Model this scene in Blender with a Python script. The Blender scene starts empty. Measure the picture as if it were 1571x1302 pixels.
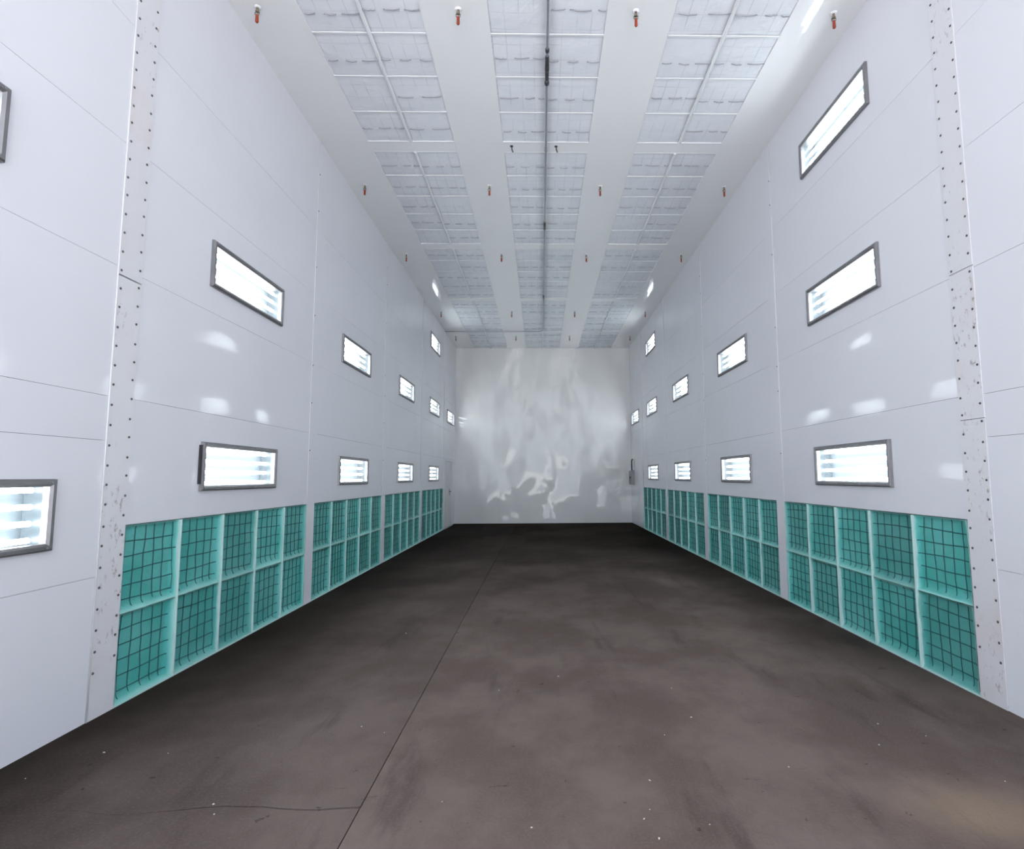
import bpy, bmesh, math, random
from mathutils import Vector, Matrix, noise

# ------------------------------------------------------------------ camera, sky, exposure
scene = bpy.context.scene
COL = scene.collection
HW, H, D, Y0 = 3.048, 6.10, 19.0, -1.60        # half width, height, back wall, open front edge
cam_data = bpy.data.cameras.new('camera')
cam = bpy.data.objects.new('camera', cam_data)
COL.objects.link(cam)
right = Vector((0.99982234, -0.01815284, -0.00507609))
up = Vector((0.00332837, -0.09504311, 0.99546759))
fwd = Vector((0.01855301, 0.99530763, 0.09496581))
mw = Matrix(((right.x, up.x, -fwd.x), (right.y, up.y, -fwd.y), (right.z, up.z, -fwd.z))).to_4x4()
mw.translation = Vector((-0.0819, 0.0, 1.5776))
cam.matrix_world = mw
cam_data.sensor_fit = 'HORIZONTAL'
cam_data.sensor_width = 36.0
cam_data.lens = 840.65 * 36.0 / 1571.0
cam_data.shift_x = (785.5 - 845.24) / 1571.0
cam_data.clip_start = 0.05
scene.camera = cam

world = bpy.data.worlds.new('sky')
scene.world = world
world.use_nodes = True
wn = world.node_tree.nodes
bg = wn['Background']
bg.inputs['Color'].default_value = (0.80, 0.88, 1.0, 1)      # bright overcast sky
bg.inputs['Strength'].default_value = 3.1
sun_data = bpy.data.lights.new('sun', 'SUN')
sun_data.energy = 50.0
sun_data.angle = math.radians(1.0)
sun_data.color = (1.0, 0.98, 0.95)
sun = bpy.data.objects.new('sun', sun_data)                   # stands to the side and slightly behind the back wall, so it lights the apron only
COL.objects.link(sun)
sun.location = (12, 12, 14)
sun.rotation_euler = Vector((-0.80, -0.30, -0.85)).to_track_quat('-Z', 'Y').to_euler()
scene.view_settings.view_transform = 'Standard'
scene.view_settings.look = 'None'
scene.view_settings.gamma = 1.0
scene.view_settings.use_curve_mapping = False
scene.view_settings.exposure = 0.0
TUBE = 23.0

# ------------------------------------------------------------------ materials
def mat(name):
    m = bpy.data.materials.new(name)
    m.use_nodes = True
    nt = m.node_tree
    return m, nt, nt.nodes['Principled BSDF']

def N(nt, t, **kw):
    n = nt.nodes.new(t)
    for k, v in kw.items():
        if k.startswith('i_'):
            n.inputs[k[2:].replace('_', ' ')].default_value = v
        else:
            setattr(n, k, v)
    return n

def pos(nt, scale=(1, 1, 1)):
    g = N(nt, 'ShaderNodeNewGeometry')
    v = N(nt, 'ShaderNodeVectorMath', operation='MULTIPLY')
    v.inputs[1].default_value = scale
    nt.links.new(g.outputs['Position'], v.inputs[0])
    return v.outputs[0]

def tnoise(nt, vec, scale, detail=3.0, rough=0.5):
    n = N(nt, 'ShaderNodeTexNoise')
    n.inputs['Scale'].default_value = scale
    n.inputs['Detail'].default_value = detail
    n.inputs['Roughness'].default_value = rough
    nt.links.new(vec, n.inputs['Vector'])
    return n.outputs['Fac']

def ramp(nt, fac, a, b, smooth=True):
    r = N(nt, 'ShaderNodeMapRange', interpolation_type='SMOOTHSTEP' if smooth else 'LINEAR')
    r.inputs['From Min'].default_value = a
    r.inputs['From Max'].default_value = b
    nt.links.new(fac, r.inputs['Value'])
    return r.outputs['Result']

def mixc(nt, fac, a, b):
    m = N(nt, 'ShaderNodeMix', data_type='RGBA')
    for sock, val in ((m.inputs['Factor'], fac), (m.inputs['A'], a), (m.inputs['B'], b)):
        if hasattr(val, 'links'):
            nt.links.new(val, sock)
        elif isinstance(val, tuple):
            sock.default_value = (*val, 1)
        else:
            sock.default_value = val
    return m.outputs['Result']

def mul(nt, a, b):
    m = N(nt, 'ShaderNodeMath', operation='MULTIPLY')
    for s, v in zip(m.inputs, (a, b)):
        if hasattr(v, 'links'):
            nt.links.new(v, s)
        else:
            s.default_value = v
    return m.outputs[0]

def bump(nt, p, height, dist, strength=1.0):
    b = N(nt, 'ShaderNodeBump')
    b.inputs['Distance'].default_value = dist
    b.inputs['Strength'].default_value = strength
    nt.links.new(height, b.inputs['Height'])
    nt.links.new(b.outputs['Normal'], p.inputs['Normal'])

def painted(name, col, rough, wave_scale, wave_dist, stretch=(1, 1, 1), dirt=0.06, ior=1.45):
    """glossy white-painted sheet metal, slightly wavy"""
    m, nt, p = mat(name)
    v = pos(nt)
    d = ramp(nt, tnoise(nt, v, 0.9, 4, 0.6), 0.45, 0.75)
    dark = tuple(c * (1 - dirt * 2) for c in col)
    nt.links.new(mixc(nt, d, col, dark), p.inputs['Base Color'])
    p.inputs['Roughness'].default_value = rough
    p.inputs['IOR'].default_value = ior
    if wave_dist:
        bump(nt, p, tnoise(nt, pos(nt, stretch), wave_scale, 1.5, 0.45), wave_dist)
    return m

WHITE = (0.765, 0.765, 0.81)
M = {}
M['wall'] = painted('white_wall_paint', WHITE, 0.06, 0.75, 0.014, dirt=0.012, ior=1.26)
M['ceil'] = painted('white_ceiling_paint', (0.90, 0.90, 0.915), 0.06, 0.5, 0.004, dirt=0.012, ior=1.5)
M['back'] = painted('wavy_white_back_wall_paint', (0.85, 0.835, 0.83), 0.05, 1.0, 0.15, (1, 1, 0.6), dirt=0.01, ior=1.47)

def strip_material():
    m, nt, p = mat('white_rivet_strip_paint')
    v = pos(nt)
    base = mixc(nt, ramp(nt, tnoise(nt, v, 1.3, 3), 0.5, 0.7), (0.735, 0.73, 0.755), (0.72, 0.67, 0.68))
    zone = ramp(nt, tnoise(nt, v, 1.1, 2), 0.46, 0.60)
    spk = ramp(nt, tnoise(nt, pos(nt, (1, 1.6, 0.8)), 17, 4, 0.7), 0.58, 0.68)
    nt.links.new(mixc(nt, mul(nt, zone, mul(nt, spk, 0.8)), base, (0.33, 0.28, 0.25)), p.inputs['Base Color'])
    p.inputs['Roughness'].default_value = 0.3
    bump(nt, p, tnoise(nt, v, 8, 3), 0.004)
    return m
M['strip'] = strip_material()

def simple(name, col, rough=0.5, metal=0.0, spec=None, noise_amt=0.0, nscale=20):
    m, nt, p = mat(name)
    p.inputs['Roughness'].default_value = rough
    p.inputs['Metallic'].default_value = metal
    if spec is not None:
        p.inputs['Specular IOR Level'].default_value = spec
    n = tnoise(nt, pos(nt), nscale, 3)
    nt.links.new(mixc(nt, n, tuple(c * (1 - noise_amt) for c in col), tuple(min(1, c * (1 + noise_amt)) for c in col)), p.inputs['Base Color'])
    return m

M['bead'] = simple('white_sealant', (0.86, 0.86, 0.87), 0.35)
M['void'] = simple('dark_cavity_steel', (0.10, 0.10, 0.11), 0.7, noise_amt=0.1)
M['frame'] = simple('brushed_grey_steel', (0.27, 0.26, 0.27), 0.38, 0.75, noise_amt=0.2, nscale=9)
M['liner'] = simple('darkened_reflector_enamel', (0.11, 0.125, 0.14), 0.35)  # tray colour darkened to dark grey so the tubes don't light it to clipping
M['dark'] = simple('blackened_steel', (0.035, 0.035, 0.04), 0.5, 0.3, noise_amt=0.2)
M['rivet'] = simple('dark_rivet_steel', (0.09, 0.085, 0.09), 0.45, 0.4)
M['galv'] = simple('galvanised_conduit', (0.36, 0.37, 0.40), 0.4, 0.7, noise_amt=0.1)
M['tbar'] = simple('white_tbar_enamel', (0.80, 0.81, 0.83), 0.16)
M['orange'] = simple('orange_plastic_sleeve', (0.30, 0.040, 0.010), 0.45, noise_amt=0.2)
M['brass'] = simple('dull_brass', (0.22, 0.18, 0.13), 0.4, 0.6)
M['thread'] = simple('grey_binding_thread', (0.34, 0.34, 0.37), 0.8)
M['gridwire'] = simple('dark_green_grid_wire', (0.006, 0.065, 0.065), 0.6)
M['mint'] = simple('pale_mint_frame_strip', (0.52, 0.71, 0.68), 0.6, noise_amt=0.08, nscale=25)
M['chip'] = simple('pale_paint_chip', (0.62, 0.58, 0.50), 0.8, noise_amt=0.2)
M['steelgrey'] = simple('grey_enamel_box', (0.36, 0.36, 0.37), 0.45)
M['doorpaint'] = painted('white_door_paint', (0.66, 0.65, 0.68), 0.25, 1.0, 0.003)

def tube_material():
    m = bpy.data.materials.new('lit_fluorescent_tube')
    m.use_nodes = True
    nt = m.node_tree
    nt.nodes.clear()
    o = N(nt, 'ShaderNodeOutputMaterial')
    e = N(nt, 'ShaderNodeEmission')
    e.inputs['Color'].default_value = (0.90, 0.97, 1.0, 1)
    e.inputs['Strength'].default_value = TUBE
    nt.links.new(e.outputs[0], o.inputs[0])
    return m
M['tube'] = tube_material()

def glass_material():
    m = bpy.data.materials.new('clear_glass_pane')
    m.use_nodes = True
    nt = m.node_tree
    nt.nodes.clear()
    o = N(nt, 'ShaderNodeOutputMaterial')
    t = N(nt, 'ShaderNodeBsdfTransparent')
    t.inputs['Color'].default_value = (0.95, 0.97, 0.97, 1)
    g = N(nt, 'ShaderNodeBsdfGlossy')
    g.inputs['Roughness'].default_value = 0.03
    lw = N(nt, 'ShaderNodeLayerWeight')
    pw = N(nt, 'ShaderNodeMath', operation='POWER')
    pw.inputs[1].default_value = 5.0
    nt.links.new(lw.outputs['Facing'], pw.inputs[0])
    f = N(nt, 'ShaderNodeMapRange')                      # Schlick reflectance, alike from both sides
    f.inputs['To Min'].default_value = 0.03
    f.inputs['To Max'].default_value = 0.95
    nt.links.new(pw.outputs[0], f.inputs['Value'])
    x = N(nt, 'ShaderNodeMixShader')
    nt.links.new(f.outputs[0], x.inputs[0])
    nt.links.new(t.outputs[0], x.inputs[1])
    nt.links.new(g.outputs[0], x.inputs[2])
    nt.links.new(x.outputs[0], o.inputs[0])
    return m
M['glass'] = glass_material()

def green_pad_material():
    m, nt, p = mat('green_filter_fibre')
    a = N(nt, 'ShaderNodeAttribute', attribute_name='rim')
    v = pos(nt)
    fibre = tnoise(nt, v, 60, 4, 0.7)
    cloud = tnoise(nt, v, 2.2, 3)
    face = mixc(nt, ramp(nt, cloud, 0.35, 0.65), (0.040, 0.36, 0.325), (0.10, 0.45, 0.42))
    face = mixc(nt, mul(nt, fibre, 0.25), face, (0.02, 0.20, 0.18))
    nt.links.new(mixc(nt, a.outputs['Fac'], face, (0.38, 0.70, 0.65)), p.inputs['Base Color'])
    oi = N(nt, 'ShaderNodeObjectInfo')
    hs = N(nt, 'ShaderNodeHueSaturation')
    vr = N(nt, 'ShaderNodeMapRange')
    vr.inputs['To Min'].default_value = 0.82
    vr.inputs['To Max'].default_value = 1.18
    nt.links.new(oi.outputs['Random'], vr.inputs['Value'])
    nt.links.new(vr.outputs[0], hs.inputs['Value'])
    old = p.inputs['Base Color'].links[0].from_socket
    nt.links.new(old, hs.inputs['Color'])
    nt.links.new(hs.outputs[0], p.inputs['Base Color'])
    p.inputs['Roughness'].default_value = 0.48
    p.inputs['Specular IOR Level'].default_value = 0.6
    p.inputs['Sheen Weight'].default_value = 0.12
    bump(nt, p, tnoise(nt, v, 45, 4), 0.003)
    return m
M['green'] = green_pad_material()

def ceiling_pad_material():
    m, nt, p = mat('white_diffusion_filter_fabric')
    tc = N(nt, 'ShaderNodeTexCoord')
    sx = N(nt, 'ShaderNodeSeparateXYZ')
    nt.links.new(tc.outputs['Object'], sx.inputs[0])
    lines = None
    for ax, period in (('X', 0.145), ('Y', 0.205)):
        a = N(nt, 'ShaderNodeMath', operation='ADD')
        a.inputs[1].default_value = 10.0
        nt.links.new(sx.outputs[ax], a.inputs[0])
        b = N(nt, 'ShaderNodeMath', operation='PINGPONG')
        b.inputs[1].default_value = period / 2
        nt.links.new(a.outputs[0], b.inputs[0])
        c = N(nt, 'ShaderNodeMath', operation='LESS_THAN')
        c.inputs[1].default_value = 0.0055
        nt.links.new(b.outputs[0], c.inputs[0])
        if lines is None:
            lines = c.outputs[0]
        else:
            mx = N(nt, 'ShaderNodeMath', operation='MAXIMUM')
            nt.links.new(lines, mx.inputs[0])
            nt.links.new(c.outputs[0], mx.inputs[1])
            lines = mx.outputs[0]
    v = pos(nt)
    fade = ramp(nt, tnoise(nt, v, 2.5, 2), 0.35, 0.65)
    cloud = mixc(nt, tnoise(nt, v, 3.0, 4, 0.6), (0.77, 0.79, 0.85), (0.87, 0.885, 0.92))
    nt.links.new(mixc(nt, mul(nt, lines, mul(nt, fade, 0.34)), cloud, (0.40, 0.42, 0.48)), p.inputs['Base Color'])
    p.inputs['Roughness'].default_value = 0.55
    p.inputs['Specular IOR Level'].default_value = 0.3
    bump(nt, p, tnoise(nt, v, 9, 4), 0.01)
    return m
M['pad'] = ceiling_pad_material()

JOINT_X = -0.955
def floor_material():
    m, nt, p = mat('stained_dark_concrete')
    v = pos(nt)
    # dark bare concrete, showing through where the light falloff is painted below
    base = mixc(nt, ramp(nt, tnoise(nt, v, 0.5, 4, 0.55), 0.35, 0.68), (0.010, 0.0065, 0.004), (0.027, 0.020, 0.015))
    # brown floor dust; its fade inwards and towards the walls paints in falloff and shade
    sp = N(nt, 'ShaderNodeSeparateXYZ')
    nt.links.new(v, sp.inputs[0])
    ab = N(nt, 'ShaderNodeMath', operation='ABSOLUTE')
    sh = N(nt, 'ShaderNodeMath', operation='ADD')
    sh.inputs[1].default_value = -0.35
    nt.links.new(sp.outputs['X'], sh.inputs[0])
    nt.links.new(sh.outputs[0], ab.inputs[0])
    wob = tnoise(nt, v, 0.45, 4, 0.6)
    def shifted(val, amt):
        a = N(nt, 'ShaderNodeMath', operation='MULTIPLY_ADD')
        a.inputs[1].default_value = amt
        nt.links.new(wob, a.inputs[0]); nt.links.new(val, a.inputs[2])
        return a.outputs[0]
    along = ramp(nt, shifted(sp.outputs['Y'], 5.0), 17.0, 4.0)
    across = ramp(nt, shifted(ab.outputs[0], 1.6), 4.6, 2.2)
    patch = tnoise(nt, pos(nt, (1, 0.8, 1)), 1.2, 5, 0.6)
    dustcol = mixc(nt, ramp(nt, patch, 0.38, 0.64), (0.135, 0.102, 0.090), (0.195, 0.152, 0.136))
    dust_light_fade = mul(nt, along, across)
    col = mixc(nt, dust_light_fade, base, dustcol)
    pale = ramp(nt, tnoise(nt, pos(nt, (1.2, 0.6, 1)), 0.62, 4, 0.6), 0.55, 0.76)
    col = mixc(nt, mul(nt, mul(nt, pale, dust_light_fade), 0.55), col, (0.23, 0.185, 0.15))
    # the slab on the narrow side of the joint was poured darker
    ls = N(nt, 'ShaderNodeMath', operation='LESS_THAN')
    ls.inputs[1].default_value = JOINT_X
    nt.links.new(sp.outputs['X'], ls.inputs[0])
    col = mixc(nt, mul(nt, ls.outputs[0], 0.15), col, (0.035, 0.030, 0.028))
    # spilt tan dust near one corner
    dv = N(nt, 'ShaderNodeVectorMath', operation='DISTANCE')
    wv = N(nt, 'ShaderNodeVectorMath', operation='MULTIPLY')
    wv.inputs[1].default_value = (1.0, 1.5, 1.0)
    nt.links.new(v, wv.inputs[0])
    nt.links.new(wv.outputs[0], dv.inputs[0])
    dv.inputs[1].default_value = (1.95, 4.0, 0)
    spill = ramp(nt, shifted(dv.outputs['Value'], 1.2), 1.15, 0.50)
    col = mixc(nt, mul(nt, spill, 0.65), col, (0.34, 0.255, 0.18))
    # thin dark tyre and drag scuffs
    sc = ramp(nt, tnoise(nt, pos(nt, (0.8, 3.4, 1)), 3.1, 6, 0.72), 0.64, 0.73)
    col = mixc(nt, mul(nt, sc, 0.65), col, (0.026, 0.021, 0.019))
    sw = ramp(nt, tnoise(nt, pos(nt, (2.2, 0.45, 1)), 1.3, 5, 0.6), 0.56, 0.70)
    col = mixc(nt, mul(nt, sw, 0.45), col, (0.045, 0.036, 0.034))
    grain = tnoise(nt, v, 75, 3, 0.7)
    col = mixc(nt, mul(nt, mul(nt, ramp(nt, grain, 0.48, 0.70), 0.42), dust_light_fade), col, (0.19, 0.16, 0.15))
    spots = ramp(nt, tnoise(nt, pos(nt, (1, 0.8, 1)), 9.0, 5, 0.7), 0.655, 0.70)
    col = mixc(nt, mul(nt, spots, 0.6), col, (0.022, 0.018, 0.016))
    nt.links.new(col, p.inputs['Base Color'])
    p.inputs['Roughness'].default_value = 0.9
    p.inputs['Specular IOR Level'].default_value = 0.05
    bump(nt, p, tnoise(nt, v, 40, 5, 0.7), 0.006)
    return m
M['floor'] = floor_material()
M['apron'] = simple('pale_concrete_apron', (0.43, 0.425, 0.43), 0.9, spec=0.1, noise_amt=0.15, nscale=0.8)

# ------------------------------------------------------------------ mesh helpers
class MB:
    def __init__(self):
        self.v, self.f = [], []
    def box(self, x0, x1, y0, y1, z0, z1):
        if x0 > x1: x0, x1 = x1, x0
        if y0 > y1: y0, y1 = y1, y0
        if z0 > z1: z0, z1 = z1, z0
        b = len(self.v)
        self.v += [(x0, y0, z0), (x1, y0, z0), (x1, y1, z0), (x0, y1, z0),
                   (x0, y0, z1), (x1, y0, z1), (x1, y1, z1), (x0, y1, z1)]
        for q in ((0, 3, 2, 1), (4, 5, 6, 7), (0, 1, 5, 4), (1, 2, 6, 5), (2, 3, 7, 6), (3, 0, 4, 7)):
            self.f.append(tuple(b + i for i in q))
        return self
    def loft(self, rings, cap=True):
        """closed rings of equal count joined in order"""
        b, n = len(self.v), len(rings[0])
        for r in rings:
            self.v += [tuple(p) for p in r]
        for k in range(len(rings) - 1):
            for i in range(n):
                j = (i + 1) % n
                self.f.append((b + k * n + i, b + k * n + j, b + (k + 1) * n + j, b + (k + 1) * n + i))
        if cap:
            self.f.append(tuple(b + i for i in reversed(range(n))))
            self.f.append(tuple(b + (len(rings) - 1) * n + i for i in range(n)))
        return self
    def tube(self, pts, r, seg=10):
        pts = [Vector(p) for p in pts]
        rings = []
        for i, p in enumerate(pts):
            t = (pts[min(i + 1, len(pts) - 1)] - pts[max(i - 1, 0)]).normalized()
            a = Vector((0, 0, 1)) if abs(t.z) < 0.9 else Vector((1, 0, 0))
            u = t.cross(a).normalized()
            w = t.cross(u)
            rr = r[i] if isinstance(r, (list, tuple)) else r
            rings.append([p + (u * math.cos(2 * math.pi * k / seg) + w * math.sin(2 * math.pi * k / seg)) * rr for k in range(seg)])
        return self.loft(rings)
    def mesh(self, name, material, smooth=False):
        me = bpy.data.meshes.new(name)
        me.from_pydata(self.v, [], self.f)
        bm = bmesh.new(); bm.from_mesh(me)
        bmesh.ops.recalc_face_normals(bm, faces=bm.faces)
        bm.to_mesh(me); bm.free()
        me.materials.append(material)
        if smooth:
            for p in me.polygons:
                p.use_smooth = True
        return me

def link(name, data, parent=None, loc=(0, 0, 0), rz=0.0):
    o = bpy.data.objects.new(name, data)
    COL.objects.link(o)
    o.parent = parent
    o.location = loc
    o.rotation_euler = (0, 0, rz)
    return o

def tag(o, label, cat, group=None):
    o['label'] = label
    o['category'] = cat
    if group:
        o['group'] = group
    return o

def structure(o, label=None, cat=None):
    o['kind'] = 'structure'
    if label:
        o['label'] = label
        o['category'] = cat
    return o

# ------------------------------------------------------------------ layout
PITCH = 3.27
POSTS = [(0.51, 0.74), (3.78, 4.01), (7.05, 7.28), (10.32, 10.55), (13.57, 13.80), (16.74, 16.86)]
BAYS = [(POSTS[i][1], POSTS[i + 1][0]) for i in range(5)] + [(16.86, D)]
ROWS = {'lower': 1.47, 'middle': 3.30, 'top': 5.09}
LW, LH = 1.35, 0.43                                   # wall light, outer size
LIGHT_Y = [2.24, 5.505, 8.76, 12.05, 15.22, 17.94]    # centres, bay by bay
lights = {'L': {}, 'R': {}}
for s in 'LR':
    for b in range(1, 6):
        for row in ('lower', 'middle'):
            if not (b == 5 and row == 'lower'):
                lights[s][(b, row)] = (LIGHT_Y[b], ROWS[row])
    lights[s][(4, 'top')] = (LIGHT_Y[4], ROWS['top'])
lights['R'][(1, 'top')] = (LIGHT_Y[1], ROWS['top'])
lights['L'][(0, 'middle')] = (2.245, 3.31)
lights['L'][(0, 'lower')] = (2.735, 1.15)
SEAMS0 = [0.0, 0.93, 1.84, 2.145, 3.07, 3.975, 4.88, H]
SEAMS = [1.25, 2.155, 3.07, 3.985, 4.88, H]
SEAMS5 = [2.155, 3.07, 3.985, 4.88, H]
WALLNAME = {'L': 'wall nearer floor joint', 'R': 'wall farther from floor joint'}
NTH = {0: 'sixth bay', 1: 'fifth bay', 2: 'fourth bay', 3: 'third bay', 4: 'second bay', 5: 'first bay'}

# ------------------------------------------------------------------ floor
JX = JOINT_X
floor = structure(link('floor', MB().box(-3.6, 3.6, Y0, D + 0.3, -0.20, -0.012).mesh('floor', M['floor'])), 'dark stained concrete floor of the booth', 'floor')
random.seed(4)
crack = []
for i in range(26):
    t = i / 25
    x = JX - 0.006 - t * (3.30 + JX)
    y = 2.825 + 0.045 * noise.noise(Vector((x * 2.2, 3.1, 0))) + 0.022 * noise.noise(Vector((x * 9, 7.7, 0))) - 0.02 * t
    crack.append((x, y, 0.015 * max(0.1, 1 - t * 1.5)))
def slab(poly):
    mb = MB()
    mb.loft([[(x, y, -0.012) for x, y in poly], [(x, y, 0.0) for x, y in poly]])
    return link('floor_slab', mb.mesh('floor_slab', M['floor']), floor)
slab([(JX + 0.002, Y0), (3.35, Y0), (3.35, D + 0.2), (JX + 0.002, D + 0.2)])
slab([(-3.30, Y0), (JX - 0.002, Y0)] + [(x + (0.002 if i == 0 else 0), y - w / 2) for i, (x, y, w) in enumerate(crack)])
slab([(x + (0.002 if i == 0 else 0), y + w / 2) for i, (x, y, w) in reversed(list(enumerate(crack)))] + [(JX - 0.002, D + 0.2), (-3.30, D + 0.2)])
structure(link('ground', MB().box(-40, 40, -60, Y0 - 0.005, -0.22, -0.02).mesh('ground', M['apron'])), 'pale concrete apron outside the open end', 'ground')

# ------------------------------------------------------------------ side walls
G = 0.0012                                            # half joint width
def panel_mesh(side, y0, y1, z0, z1, holes=()):
    """wall sheet 40 mm thick with rectangular light openings"""
    x1 = -HW if side == 'L' else HW
    x0 = x1 - 0.04 if side == 'L' else x1 + 0.04
    mb = MB()
    ys = sorted({y0, y1} | {h[0] for h in holes} | {h[1] for h in holes})
    zs = sorted({z0, z1} | {h[2] for h in holes} | {h[3] for h in holes})
    idx = {}
    def vid(x, y, z):
        k = (round(x, 5), round(y, 5), round(z, 5))
        if k not in idx:
            idx[k] = len(mb.v); mb.v.append((x, y, z))
        return idx[k]
    solid = {}
    for i in range(len(ys) - 1):
        for j in range(len(zs) - 1):
            cy, cz = (ys[i] + ys[i + 1]) / 2, (zs[j] + zs[j + 1]) / 2
            solid[i, j] = not any(h[0] < cy < h[1] and h[2] < cz < h[3] for h in holes)
    for (i, j), s in solid.items():
        if not s:
            continue
        a, b, c, d = ys[i], ys[i + 1], zs[j], zs[j + 1]
        for x in (x0, x1):
            mb.f.append((vid(x, a, c), vid(x, b, c), vid(x, b, d), vid(x, a, d)))
        for di, dj, p, q in ((-1, 0, (a, c), (a, d)), (1, 0, (b, c), (b, d)), (0, -1, (a, c), (b, c)), (0, 1, (a, d), (b, d))):
            if not solid.get((i + di, j + dj), False):
                mb.f.append((vid(x0, *p), vid(x0, *q), vid(x1, *q), vid(x1, *p)))
    return mb.mesh('wall_panel', M['wall'])

def rivet_mesh():
    mb = MB()
    n, rings = 8, []
    for r, h in ((0.0095, 0.0), (0.0085, 0.003), (0.005, 0.0055)):
        rings.append([(h, r * math.cos(2 * math.pi * k / n), r * math.sin(2 * math.pi * k / n)) for k in range(n)])
    mb.loft(rings)
    return mb.mesh('rivet', M['rivet'], True)
RIVET = rivet_mesh()

trim_n = 0
for side in 'LR':
    sg = -1 if side == 'L' else 1
    back = MB().box(sg * (HW + 0.22), sg * (HW + 0.32), Y0, D + 0.3, -0.2, H + 0.4)
    back.box(sg * (HW + 0.002), sg * (HW + 0.22), Y0, Y0 + 0.02, 0, H)          # closes the wall at the open end
    wall = structure(link('wall_left' if side == 'L' else 'wall_right', back.mesh('wall_backing', M['void'])),
                     'tall glossy white wall of wide panels ' + ('nearer the floor joint' if side == 'L' else 'farther from the floor joint'), 'wall')
    holes = [(c - LW / 2 + 0.03, c + LW / 2 - 0.03, z + 0.03, z + LH - 0.03) for c, z in lights[side].values()]
    # strip before the first bay
    link('wall_panel', panel_mesh(side, Y0 + 0.02, POSTS[0][0] - G, 0.0, H), wall)
    for b, (y0, y1) in enumerate(BAYS):
        seams = SEAMS0 if b == 0 else (SEAMS5 if b == 5 else SEAMS)
        for z0, z1 in zip(seams[:-1], seams[1:]):
            hs = [h for h in holes if h[0] > y0 and h[1] < y1 and h[2] > z0 and h[3] < z1]
            link('wall_panel', panel_mesh(side, y0 + G, y1 - G, z0 + (G if z0 > 0 else 0), z1 - (G if z1 < H else 0), hs), wall)
    # posts between bays
    for k, (y0, y1) in enumerate(POSTS):
        trim_n += 1
        x_in, x_out = sg * (HW - 0.006), sg * (HW + 0.04)
        zcuts = [0.0, H]
        if k == 1:
            zcuts = [0.0, 3.006, 3.017, H] if side == 'L' else [0.0, 1.975, 1.979, 3.085, 3.091, H]
        mb = MB()
        for a, b2 in zip(zcuts[0::2], zcuts[1::2]):
            mb.box(x_in, x_out, y0 + 0.001, y1 - 0.001, a, b2)
        t = structure(link('trim_%d' % trim_n, mb.mesh('post_strip', M['strip'] if k <= 1 else M['wall'])),
                      'white riveted joint strip on ' + WALLNAME[side] + ', ' + ('beside the open end' if k == 0 else 'between ' + NTH[k - 1] + ' and ' + NTH[k] + ' from back'), 'trim')
        # sealant bead along one edge
        if k >= 1 and not (k == 1 and side == 'R'):
            link('sealant_bead', MB().tube([(sg * (HW - 0.004), y0 + 0.002, z) for z in (0.0, 2.0, 4.0, H)], 0.0045 if k == 1 and side == 'L' else 0.0035, 6).mesh('sealant_bead', M['bead'], True), t)
        if k == 1:
            random.seed(11 if side == 'L' else 12)
            for col in (0.028, 0.202):
                z = 0.30 if col < 0.1 else 0.36
                while z < H - 0.02:
                    r = link('rivet', RIVET, t, (sg * (HW - 0.006), y0 + col + random.uniform(-.003, .003), z + random.uniform(-.006, .006)), 0 if side == 'L' else math.pi)
                    z += 0.1375
        elif k in (2, 3):
            random.seed(20 + k + (5 if side == 'R' else 0))
            for z in (5.55, 5.2, 4.45, 3.6, 3.1, 2.62, 1.9):
                r = link('rivet', RIVET, t, (sg * (HW - 0.006), y0 + 0.03, z + random.uniform(-.1, .1)), 0 if side == 'L' else math.pi)

# ------------------------------------------------------------------ back wall
mb = MB().box(-HW - 0.22, HW + 0.22, D, D + 0.12, 0.0, H + 0.16)
structure(link('wall_back', mb.mesh('wall_back', M['back'])), 'wavy glossy white back wall closing the far end', 'wall')

# ------------------------------------------------------------------ ceiling
CW = 0.58
COLS = [(-2.40, -1.24), (-0.58, 0.58), (1.24, 2.40)]
ceil = structure(link('ceiling', MB().box(-HW - 0.32, HW + 0.32, Y0, D + 0.3, H + 0.16, H + 0.26).mesh('ceiling_backing', M['void'])),
                 'high white ceiling with three lanes of diffusion filter panels', 'ceiling')
strips = [(-HW, -2.40), (-1.24, -0.58), (0.58, 1.24), (2.40, HW)]
for i in range(len(POSTS) + 1):
    a = Y0 if i == 0 else POSTS[i - 1][0]
    b = POSTS[i][0] if i < len(POSTS) else D
    for x0, x1 in strips:
        link('ceiling_panel', MB().box(x0, x1, a + 0.001, b - 0.001, H, H + 0.04).mesh('ceiling_panel', M['ceil']), ceil)
for i, (a, b) in enumerate([(Y0, POSTS[0][0])] + POSTS):
    if i == 0:
        continue
    for x0, x1 in COLS:
        link('cross_beam', MB().box(x0, x1, a, b, H - 0.004, H + 0.04).mesh('cross_beam', M['ceil']), ceil)

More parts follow.
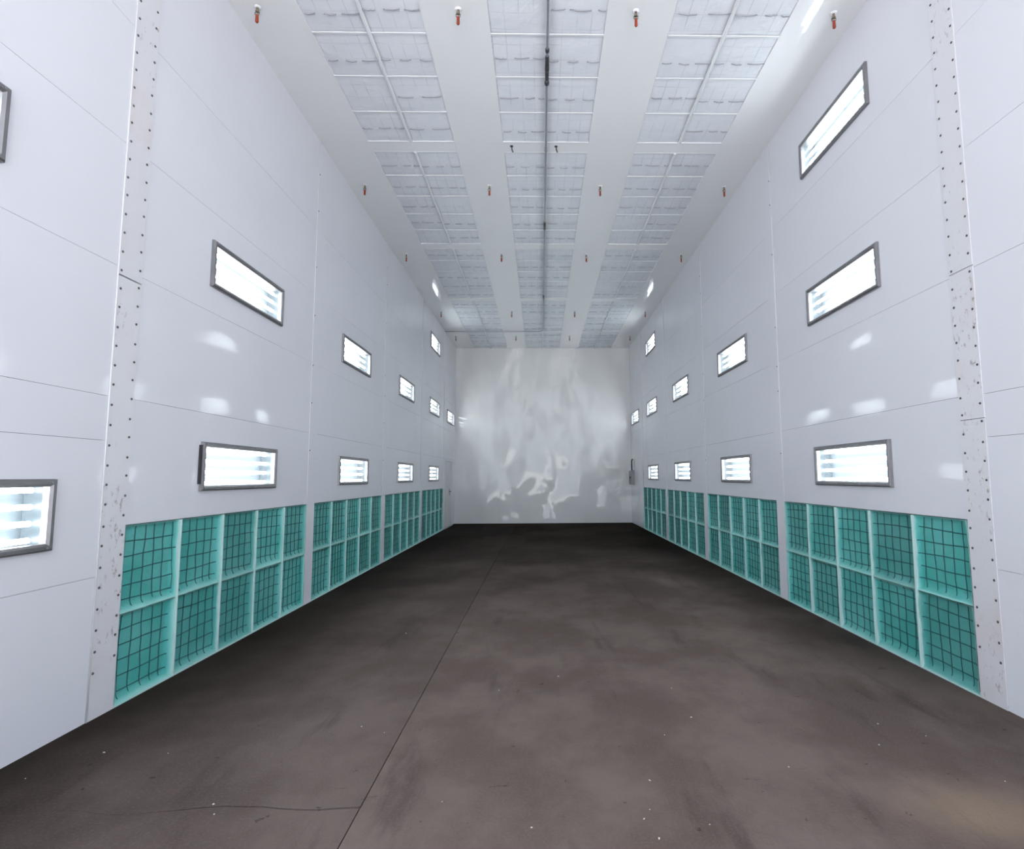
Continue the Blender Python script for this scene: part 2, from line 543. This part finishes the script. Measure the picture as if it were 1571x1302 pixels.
def cpad_mesh(seed, w, l):
    """soft white filter, slightly sagging, drawn with its centre at the origin"""
    mb = MB()
    n = 8
    for j in range(n + 1):
        for i in range(n + 1):
            u, v = i / n, j / n
            e = min(u, 1 - u, v, 1 - v)
            z = -0.012 * math.sin(math.pi * u) ** .5 * math.sin(math.pi * v) ** .5 if e > 0 else 0
            z += 0.007 * noise.noise(Vector((u * 4 + seed * 9, v * 4, seed)))
            mb.v.append(((u - .5) * w, (v - .5) * l, z))
    for j in range(n):
        for i in range(n):
            a = j * (n + 1) + i
            mb.f.append((a, a + n + 1, a + n + 2, a + 1))
    return mb.mesh('filter_panel', M['pad'], True)
def cthread_mesh(seed, w, l):
    """broken wavy line of binding thread across the filter"""
    rnd = random.Random(seed)
    mb = MB()
    x = -w / 2 + rnd.uniform(0.0, 0.05)
    y0 = l * rnd.uniform(-0.02, 0.12)
    while x < w / 2 - 0.05:
        x2 = min(w / 2 - 0.01, x + rnd.uniform(0.10, 0.24))
        pts, k = [], 6
        dy = rnd.uniform(-.012, .012)
        for i in range(k + 1):
            t = i / k
            pts.append((x + (x2 - x) * t, y0 + dy * t + 0.010 * math.sin(math.pi * t) * rnd.choice((1, 1.2)) * (1 if rnd.random() < .9 else .3), -0.022))
        mb.tube(pts, 0.0055, 5)
        x = x2 + rnd.uniform(0.04, 0.11)
    return mb.mesh('binding_thread', M['thread'], True)
PADL = 0.608
CP = [cpad_mesh(s, 0.578, 0.618) for s in range(4)]
CT = [cthread_mesh(40 + s, 0.578, 0.618) for s in range(7)]
CP3 = [cpad_mesh(s + 4, 0.578, 0.708) for s in range(2)]
rnd = random.Random(8)
for b, (y0, y1) in enumerate(BAYS):
    nrow = 3 if b == 5 else 5
    l = (y1 - y0) / nrow
    for ci, (x0, x1) in enumerate(COLS):
        for c in range(2):
            for r in range(nrow):
                me = rnd.choice(CP3 if b == 5 else CP)
                o = link('filter_panel', me, ceil, (x0 + CW * (c + .5), y0 + l * (r + .5), H + 0.014))
                if b > 0 and rnd.random() < 0.86:
                    link('binding_thread', rnd.choice(CT), o)
        for r in range(nrow + 1):
            yy = y0 + l * r
            link('tee_bar', MB().box(x0, x1, yy - 0.011, yy + 0.011, H - 0.006, H + 0.004).mesh('tee_bar', M['tbar']), ceil)
        xm = (x0 + x1) / 2
        link('tee_bar', MB().loft([[(xm - 0.020, y, H + .004), (xm - 0.018, y, H - 0.012), (xm - 0.010, y, H - 0.018), (xm + 0.010, y, H - 0.018), (xm + 0.018, y, H - 0.012), (xm + 0.020, y, H + .004)] for y in (y0, y1)]).mesh('tee_bar', M['tbar']), ceil)

# ------------------------------------------------------------------ personnel door in the end bay
DL = (17.02, 18.42, 2.09)
def door(side, n, label):
    sg = -1 if side == 'L' else 1
    x0 = sg * HW
    y0, y1, zt = DL
    root = structure(link('door_%d' % n, None, None, (x0, (y0 + y1) / 2, 0)), label, 'door')
    yc = (y0 + y1) / 2
    f = MB()
    f.box(0.006 * -sg, 0.04 * sg, y0 - yc - 0.06, y0 - yc, 0.0, zt + 0.06)
    f.box(0.006 * -sg, 0.04 * sg, y1 - yc, y1 - yc + 0.06, 0.0, zt + 0.06)
    f.box(0.006 * -sg, 0.04 * sg, y0 - yc, y1 - yc, zt, zt + 0.06)
    link('door_frame', f.mesh('door_frame', M['wall']), root)
    leaf = link('door_leaf', MB().box(0.006 * sg, 0.04 * sg, y0 - yc + .006, y1 - yc - .006, 0.02, zt - .006).mesh('door_leaf', M['doorpaint']), root)
    h = MB()
    h.box(-0.002 * sg, 0.006 * sg, 0.18, 0.24, 1.00, 1.20)
    h.tube([(-0.002 * sg, 0.21, 1.12), (-0.05 * sg, 0.21, 1.12), (-0.055 * sg, 0.12, 1.12)], 0.011, 8)
    link('door_handle', h.mesh('door_handle', M['rivet']), leaf)
    link('threshold', MB().box(-0.03 * sg, 0.04 * sg, y0 - yc, y1 - yc, 0.0, 0.018).mesh('threshold', M['steelgrey']), root)
    # infill sheets either side and above, belonging to the wall
    w = bpy.data.objects['wall_left' if side == 'L' else 'wall_right']
    a, b = BAYS[5]
    link('wall_panel', panel_mesh(side, a + G, y0 - 0.061, 0, 2.153), w)
    link('wall_panel', panel_mesh(side, y1 + 0.061, b - G, 0, 2.153), w)
    return root
door('L', 1, 'flush white personnel door with small handle, nearer floor joint')
w = bpy.data.objects['wall_right']
link('wall_panel', panel_mesh('R', BAYS[5][0] + G, D - G, 0, 2.153), w)

# ------------------------------------------------------------------ wall lights
def rect_ring(y, z0, z1, x):
    return [(x, -y, z0), (x, y, z0), (x, y, z1), (x, -y, z1)]
hw = LW / 2
def light_meshes():
    P = 0.032                                          # how far the frame stands proud
    fr = []
    b = 0.046
    # four mitred bars
    outer = [(-hw, 0.0), (hw, 0.0), (hw, LH), (-hw, LH)]
    inner = [(-hw + b, b), (hw - b, b), (hw - b, LH - b), (-hw + b, LH - b)]
    for i in range(4):
        j = (i + 1) % 4
        mb = MB()
        rings = []
        for (o, n) in ((outer[i], inner[i]), (outer[j], inner[j])):
            dy, dz = n[0] - o[0], n[1] - o[1]
            at = lambda t: (o[0] + dy * t, o[1] + dz * t)
            rings.append([(0.0, *at(0)), (P * .75, *at(.04)), (P, *at(.25)), (P, *at(.7)), (P * .6, *at(1)), (-0.02, *at(1))])
        mb.loft(rings)
        fr.append(mb.mesh('frame_bar', M['frame']))
    hs = MB()                                          # open reflector tray, its colour darkened against the tube glow
    y, z0, z1 = hw - 0.036, 0.036, LH - 0.036
    hs.loft([rect_ring(y, z0, z1, -0.004), rect_ring(y, z0, z1, -0.14), ], cap=False)
    b0 = len(hs.v)
    hs.v += rect_ring(y, z0, z1, -0.14)
    hs.f.append((b0, b0 + 1, b0 + 2, b0 + 3))
    tray = hs.mesh('reflector_tray', M['liner'])
    tb = MB().tube([(0, -hw + 0.06, 0), (0, hw - 0.06, 0)], 0.0165, 10).mesh('fluorescent_tube', M['tube'], True)
    gl = MB().box(-0.002, 0.002, -hw + b - .004, hw - b + .004, b - .004, LH - b + .004).mesh('glass_pane', M['glass'])
    screws = MB().tube([(P - .001, 0, 0), (P + .004, 0, 0)], 0.007, 6).mesh('screw', M['galv'])
    hg = MB().box(0.0, 0.018, -0.009, 0.009, 0.06, LH - 0.03).mesh('hinge', M['dark'])
    return fr, tray, tb, gl, screws, hg
FR, TRAY, TB, GL, SCREWS, HINGE = light_meshes()
for side in 'LR':
    for (b, row), (yc, z) in sorted(lights[side].items()):
        sg = -1 if side == 'L' else 1
        root = link('wall_light', None, None, (sg * HW, yc, z), 0 if side == 'L' else math.pi)
        tag(root, 'grey-framed recessed light, %s row, %s from back, on %s' % (row, NTH[b], WALLNAME[side]), 'light', 'recessed wall lights')
        for f in FR:
            link('frame_bar', f, root)
        link('reflector_tray', TRAY, root)
        for k in range(4):
            link('fluorescent_tube', TB, root, (-0.075, 0, LH * (0.155 + 0.23 * k)))
        link('glass_pane', GL, root)
        if b <= 2:
            for yy in (-hw * .93, -hw * .3, hw * .3, hw * .93):
                for zz in (0.02, LH - 0.02):
                    link('screw', SCREWS, root, (0, yy, zz))
        if side == 'L' and b == 1 and row == 'lower':
            link('hinge', HINGE, root, (0, -hw - 0.012, 0))

# ------------------------------------------------------------------ exhaust filter banks
def pad_meshes(seed, w, h):
    rnd = random.Random(seed)
    n = 18
    wob = [rnd.uniform(0.6, 1.5) for _ in range(4)]
    def depth(u, v):
        dl, dr, db, dt = u * w, (1 - u) * w, v * h, (1 - v) * h
        p = Vector((u * 3 + seed * 5.3, v * 3, seed * 1.7))
        ww = 1 + 0.5 * noise.noise(p * 1.3)
        rim = max(math.exp(-(dl / (0.012 * wob[0] * ww)) ** 2), math.exp(-(dr / (0.030 * wob[1] * ww)) ** 2),
                  math.exp(-(db / (0.034 * wob[2] * ww)) ** 2), math.exp(-(dt / (0.012 * wob[3] * ww)) ** 2))
        x = -0.036 + 0.040 * rim + 0.006 * noise.noise(p * 1.5) + 0.006 * rim * noise.noise(p * 4)
        return x, rim
    mb = MB()
    rims = []
    for j in range(n + 1):
        for i in range(n + 1):
            u, v = i / n, j / n
            # denser near the edges
            u = .5 - .5 * math.cos(math.pi * u); v = .5 - .5 * math.cos(math.pi * v)
            x, r = depth(u, v)
            mb.v.append((x, (u - .5) * w, v * h))
            rims.append(min(1, max(0, (r - .45) * 1.3)))
    for j in range(n):
        for i in range(n):
            a = j * (n + 1) + i
            mb.f.append((a, a + 1, a + n + 2, a + n + 1))
    me = bpy.data.meshes.new('filter_pad')
    me.from_pydata(mb.v, [], mb.f)
    me.materials.append(M['green'])
    at = me.attributes.new('rim', 'FLOAT', 'POINT')
    at.data.foreach_set('value', rims)
    for p in me.polygons:
        p.use_smooth = True
    g = MB()
    def line(fn):
        run = []
        for k in range(41):
            u, v = fn(k / 40)
            x, r = depth(u, v)
            if r < 0.5:
                run.append((x + 0.003, (u - .5) * w, v * h))
            else:
                if len(run) > 1: g.tube(run, 0.0036, 4)
                run = []
        if len(run) > 1: g.tube(run, 0.0036, 4)
    off_u, off_v = rnd.uniform(0.05, 0.15), rnd.uniform(0.10, 0.18)
    for k in range(6):
        c0 = off_u + k * 0.178
        if c0 < 0.99:
            ph = rnd.uniform(0, 6)
            line(lambda t, c0=c0, ph=ph: (min(.995, max(.005, c0 + 0.010 * math.sin(t * 3 + ph))), t))
    for k in range(6):
        c0 = off_v + k * 0.168
        if c0 < 0.97:
            ph = rnd.uniform(0, 6); sl = rnd.uniform(-.012, .012)
            line(lambda t, c0=c0, ph=ph, sl=sl: (t, min(.995, max(.005, c0 + sl * (t - .5) + 0.008 * math.sin(t * 4 + ph)))))
    return me, g.mesh('wire_grid', M['gridwire'])
BANK_H = 1.245
PADW = (BAYS[1][1] - BAYS[1][0]) / 5
PADS = [pad_meshes(s, PADW - 0.012, BANK_H / 2 - 0.004) for s in range(6)]
rnd = random.Random(3)
for side in 'LR':
    sg = -1 if side == 'L' else 1
    for b in range(1, 5):
        y0, y1 = BAYS[b]
        yc = (y0 + y1) / 2
        root = link('exhaust_filter_bank', None, None, (sg * HW, yc, 0), 0 if side == 'L' else math.pi)
        tag(root, 'green exhaust filter bank, %s from back, on %s' % (NTH[b], WALLNAME[side]), 'filter bank', 'green exhaust filter banks')
        pw = (y1 - y0) / 5
        sy = pw / PADW
        for c in range(5):
            for r in range(2):
                pm, gm = rnd.choice(PADS)
                o = link('filter_pad', pm, root, (0, -(y1 - y0) / 2 + pw * (c + .5), 0.006 + r * (BANK_H / 2)))
                o.scale = (1, sy, 1)
                link('wire_grid', gm, o)
        for c in range(1, 5):
            yy = -(y1 - y0) / 2 + pw * c
            jt = [rnd.uniform(-.004, .004) for _ in range(6)]
            rings = []
            for k in range(6):
                z = 0.004 + (BANK_H - 0.006) * k / 5
                a = yy + jt[k]
                hwid = 0.012 + abs(jt[5 - k])
                rings.append([(-0.04, a - hwid, z), (0.008, a - hwid, z), (0.014, a, z), (0.008, a + hwid, z), (-0.04, a + hwid, z)])
            link('divider_strip', MB().loft(rings).mesh('divider_strip', M['mint']), root)
        link('bottom_channel', MB().box(-0.04, 0.006, -(y1 - y0) / 2, (y1 - y0) / 2, 0.0, 0.012).mesh('bottom_channel', M['mint']), root)

# ------------------------------------------------------------------ ceiling conduit
zc = H - 0.045
cp = link('ceiling_conduit', None, None, (0, 0, zc))
tag(cp, 'thin grey conduit running along the middle of the ceiling', 'conduit')
pts = [(0.0, y, 0) for y in (Y0 + .03, 4, 8, 12, 16.35)] + [(-0.02, 16.50, 0), (-0.09, 16.60, 0), (-0.22, 16.64, 0), (-1.2, 16.64, 0), (-2.2, 16.64, 0), (-HW + 0.02, 16.64, 0)]
link('pipe', MB().tube(pts, 0.0135, 8).mesh('pipe', M['galv'], True), cp)
fit = MB()
fit.tube([(0, 5.36, 0), (0, 5.40, 0)], 0.021, 10).tube([(0, 5.46, 0), (0, 5.66, 0)], [0.020, 0.024], 10).tube([(0, 5.68, 0), (0, 5.80, 0)], 0.021, 10).tube([(0, 5.84, 0), (0, 5.88, 0)], 0.026, 10)
link('union_fitting', fit.mesh('union_fitting', M['dark'], True), cp)
for y in (9.3, 13.2):
    link('coupling', MB().tube([(0, y, 0), (0, y + 0.28, 0)], 0.020, 10).mesh('coupling', M['rivet'], True), cp)
for y in (0.6, 3.9, 7.16, 10.43, 13.68, 16.3):
    link('pipe_strap', MB().box(-0.018, 0.018, y - .012, y + .012, -0.017, 0.045).mesh('pipe_strap', M['galv']), cp)

# ------------------------------------------------------------------ sprinkler heads
def sprinkler_meshes():
    ros = MB(); n = 14
    ros.loft([[(r * math.cos(2 * math.pi * k / n), r * math.sin(2 * math.pi * k / n), z) for k in range(n)] for r, z in ((0.034, 0), (0.032, -0.005), (0.020, -0.010))])
    nip = MB().tube([(0, 0, -0.004), (0, 0, -0.05)], 0.013, 8)
    yoke = MB()
    for s in (-1, 1):
        yoke.tube([(0.010 * s, 0, -0.045), (0.021 * s, 0, -0.058), (0.019 * s, 0, -0.075), (0.006 * s, 0, -0.088)], 0.0045, 6)
    yoke.tube([(0, 0, -0.044), (0, 0, -0.052)], 0.018, 8)
    sl = MB().tube([(0, 0, -0.078), (0, 0, -0.084), (0, 0, -0.150), (0, 0, -0.160)], [0.010, 0.014, 0.016, 0.011], 8)
    return (('escutcheon', ros.mesh('escutcheon', M['ceil'], True)), ('nipple', nip.mesh('nipple', M['brass'], True)),
            ('yoke', yoke.mesh('yoke', M['brass'], True)), ('sleeve', sl.mesh('sleeve', M['orange'], True)))
SPR = sprinkler_meshes()
lane = {-2.80: 'beside the wall nearer floor joint', -0.87: 'on the inner lane nearer floor joint', 0.86: 'on the inner lane farther from floor joint', 2.81: 'beside the wall farther from floor joint'}
rown = {4.93: 'fifth', 8.17: 'fourth', 10.81: 'third', 14.70: 'second', 17.32: 'first'}
for y, rw in rown.items():
    for x, ln in lane.items():
        root = link('sprinkler_head', None, None, (x, y, H))
        tag(root, 'orange-sleeved ceiling sprinkler, %s row from back wall, %s' % (rw, ln), 'sprinkler', 'ceiling sprinkler heads')
        for nm, me in SPR:
            link(nm, me, root)
for x, ln in ((-0.47, 'farther from the conduit'), (0.14, 'beside the conduit')):
    hb = link('hanger_bolt', None, None, (x, 7.13, H - 0.004))
    tag(hb, 'small dark hanger bolt on ceiling cross beam ' + ln, 'bolt', 'hanger bolts on the cross beam')
    link('washer', MB().tube([(0, 0, 0), (0, 0, -0.006)], 0.022, 8).mesh('washer', M['dark']), hb)
    link('shank', MB().tube([(0, 0, 0), (0.006, 0.0, -0.05), (0.02, 0, -0.09)], 0.008, 6).mesh('shank', M['dark'], True), hb)

# ------------------------------------------------------------------ control box in the end bay
bx = link('control_box', None, None, (HW, 18.58, 1.30), math.pi)
tag(bx, 'small grey control box on wall beside the far corner', 'control box')
link('enclosure', MB().box(0.0, 0.10, -0.22, 0.22, 0.0, 0.48).mesh('enclosure', M['steelgrey']), bx)
link('cover', MB().box(0.10, 0.115, -0.20, 0.20, 0.02, 0.46).mesh('cover', M['frame']), bx)
link('conduit_stub', MB().tube([(0.05, 0, 0.48), (0.05, 0, 0.80), (0.02, 0.03, 0.86)], 0.02, 8).mesh('conduit_stub', M['rivet'], True), bx)
link('knob', MB().tube([(0.115, 0.10, 0.24), (0.14, 0.10, 0.24)], 0.025, 10).mesh('knob', M['dark'], True), bx)

# ------------------------------------------------------------------ paint chips lying on the floor
chips = [(-2.62, 3.39, 14), (-2.24, 3.37, 8), (-2.82, 3.12, 8), (-1.68, 2.86, 16), (-1.63, 2.78, 11), (-1.46, 5.78, 14), (-0.40, 4.25, 12),
         (-0.57, 2.85, 8), (-1.23, 3.68, 11), (-1.06, 3.59, 9), (0.05, 4.52, 14), (0.89, 4.25, 11), (0.90, 3.75, 14), (0.67, 3.51, 11),
         (0.48, 3.01, 13), (0.68, 2.64, 10), (1.26, 3.12, 11), (-0.13, 2.64, 13), (0.43, 2.55, 15), (0.43, 2.76, 9), (0.39, 2.69, 12),
         (2.06, 3.62, 12), (2.25, 3.45, 9), (2.31, 2.95, 11), (1.9, 3.35, 10)]
def chip_mesh(seed):
    r = random.Random(seed)
    n = 6
    base = [(math.cos(2 * math.pi * k / n) * r.uniform(.5, 1.1), math.sin(2 * math.pi * k / n) * r.uniform(.4, .8)) for k in range(n)]
    mb = MB().loft([[(x, y, 0) for x, y in base], [(x * .9, y * .9, .18) for x, y in base], [(x * .45, y * .4, .3 + r.uniform(0, .2)) for x, y in base]])
    return mb.mesh('paint_chip', M['chip'])
CH = [chip_mesh(s) for s in range(4)]
for i, (x, y, s) in enumerate(chips):
    o = link('paint_chip', CH[i % 4], None, (x, y, 0.0), i * 1.3)
    o.scale = (s * .00058,) * 3
    tag(o, 'tiny pale paint chip lying on the dark floor', 'paint chip', 'paint chips on the floor')
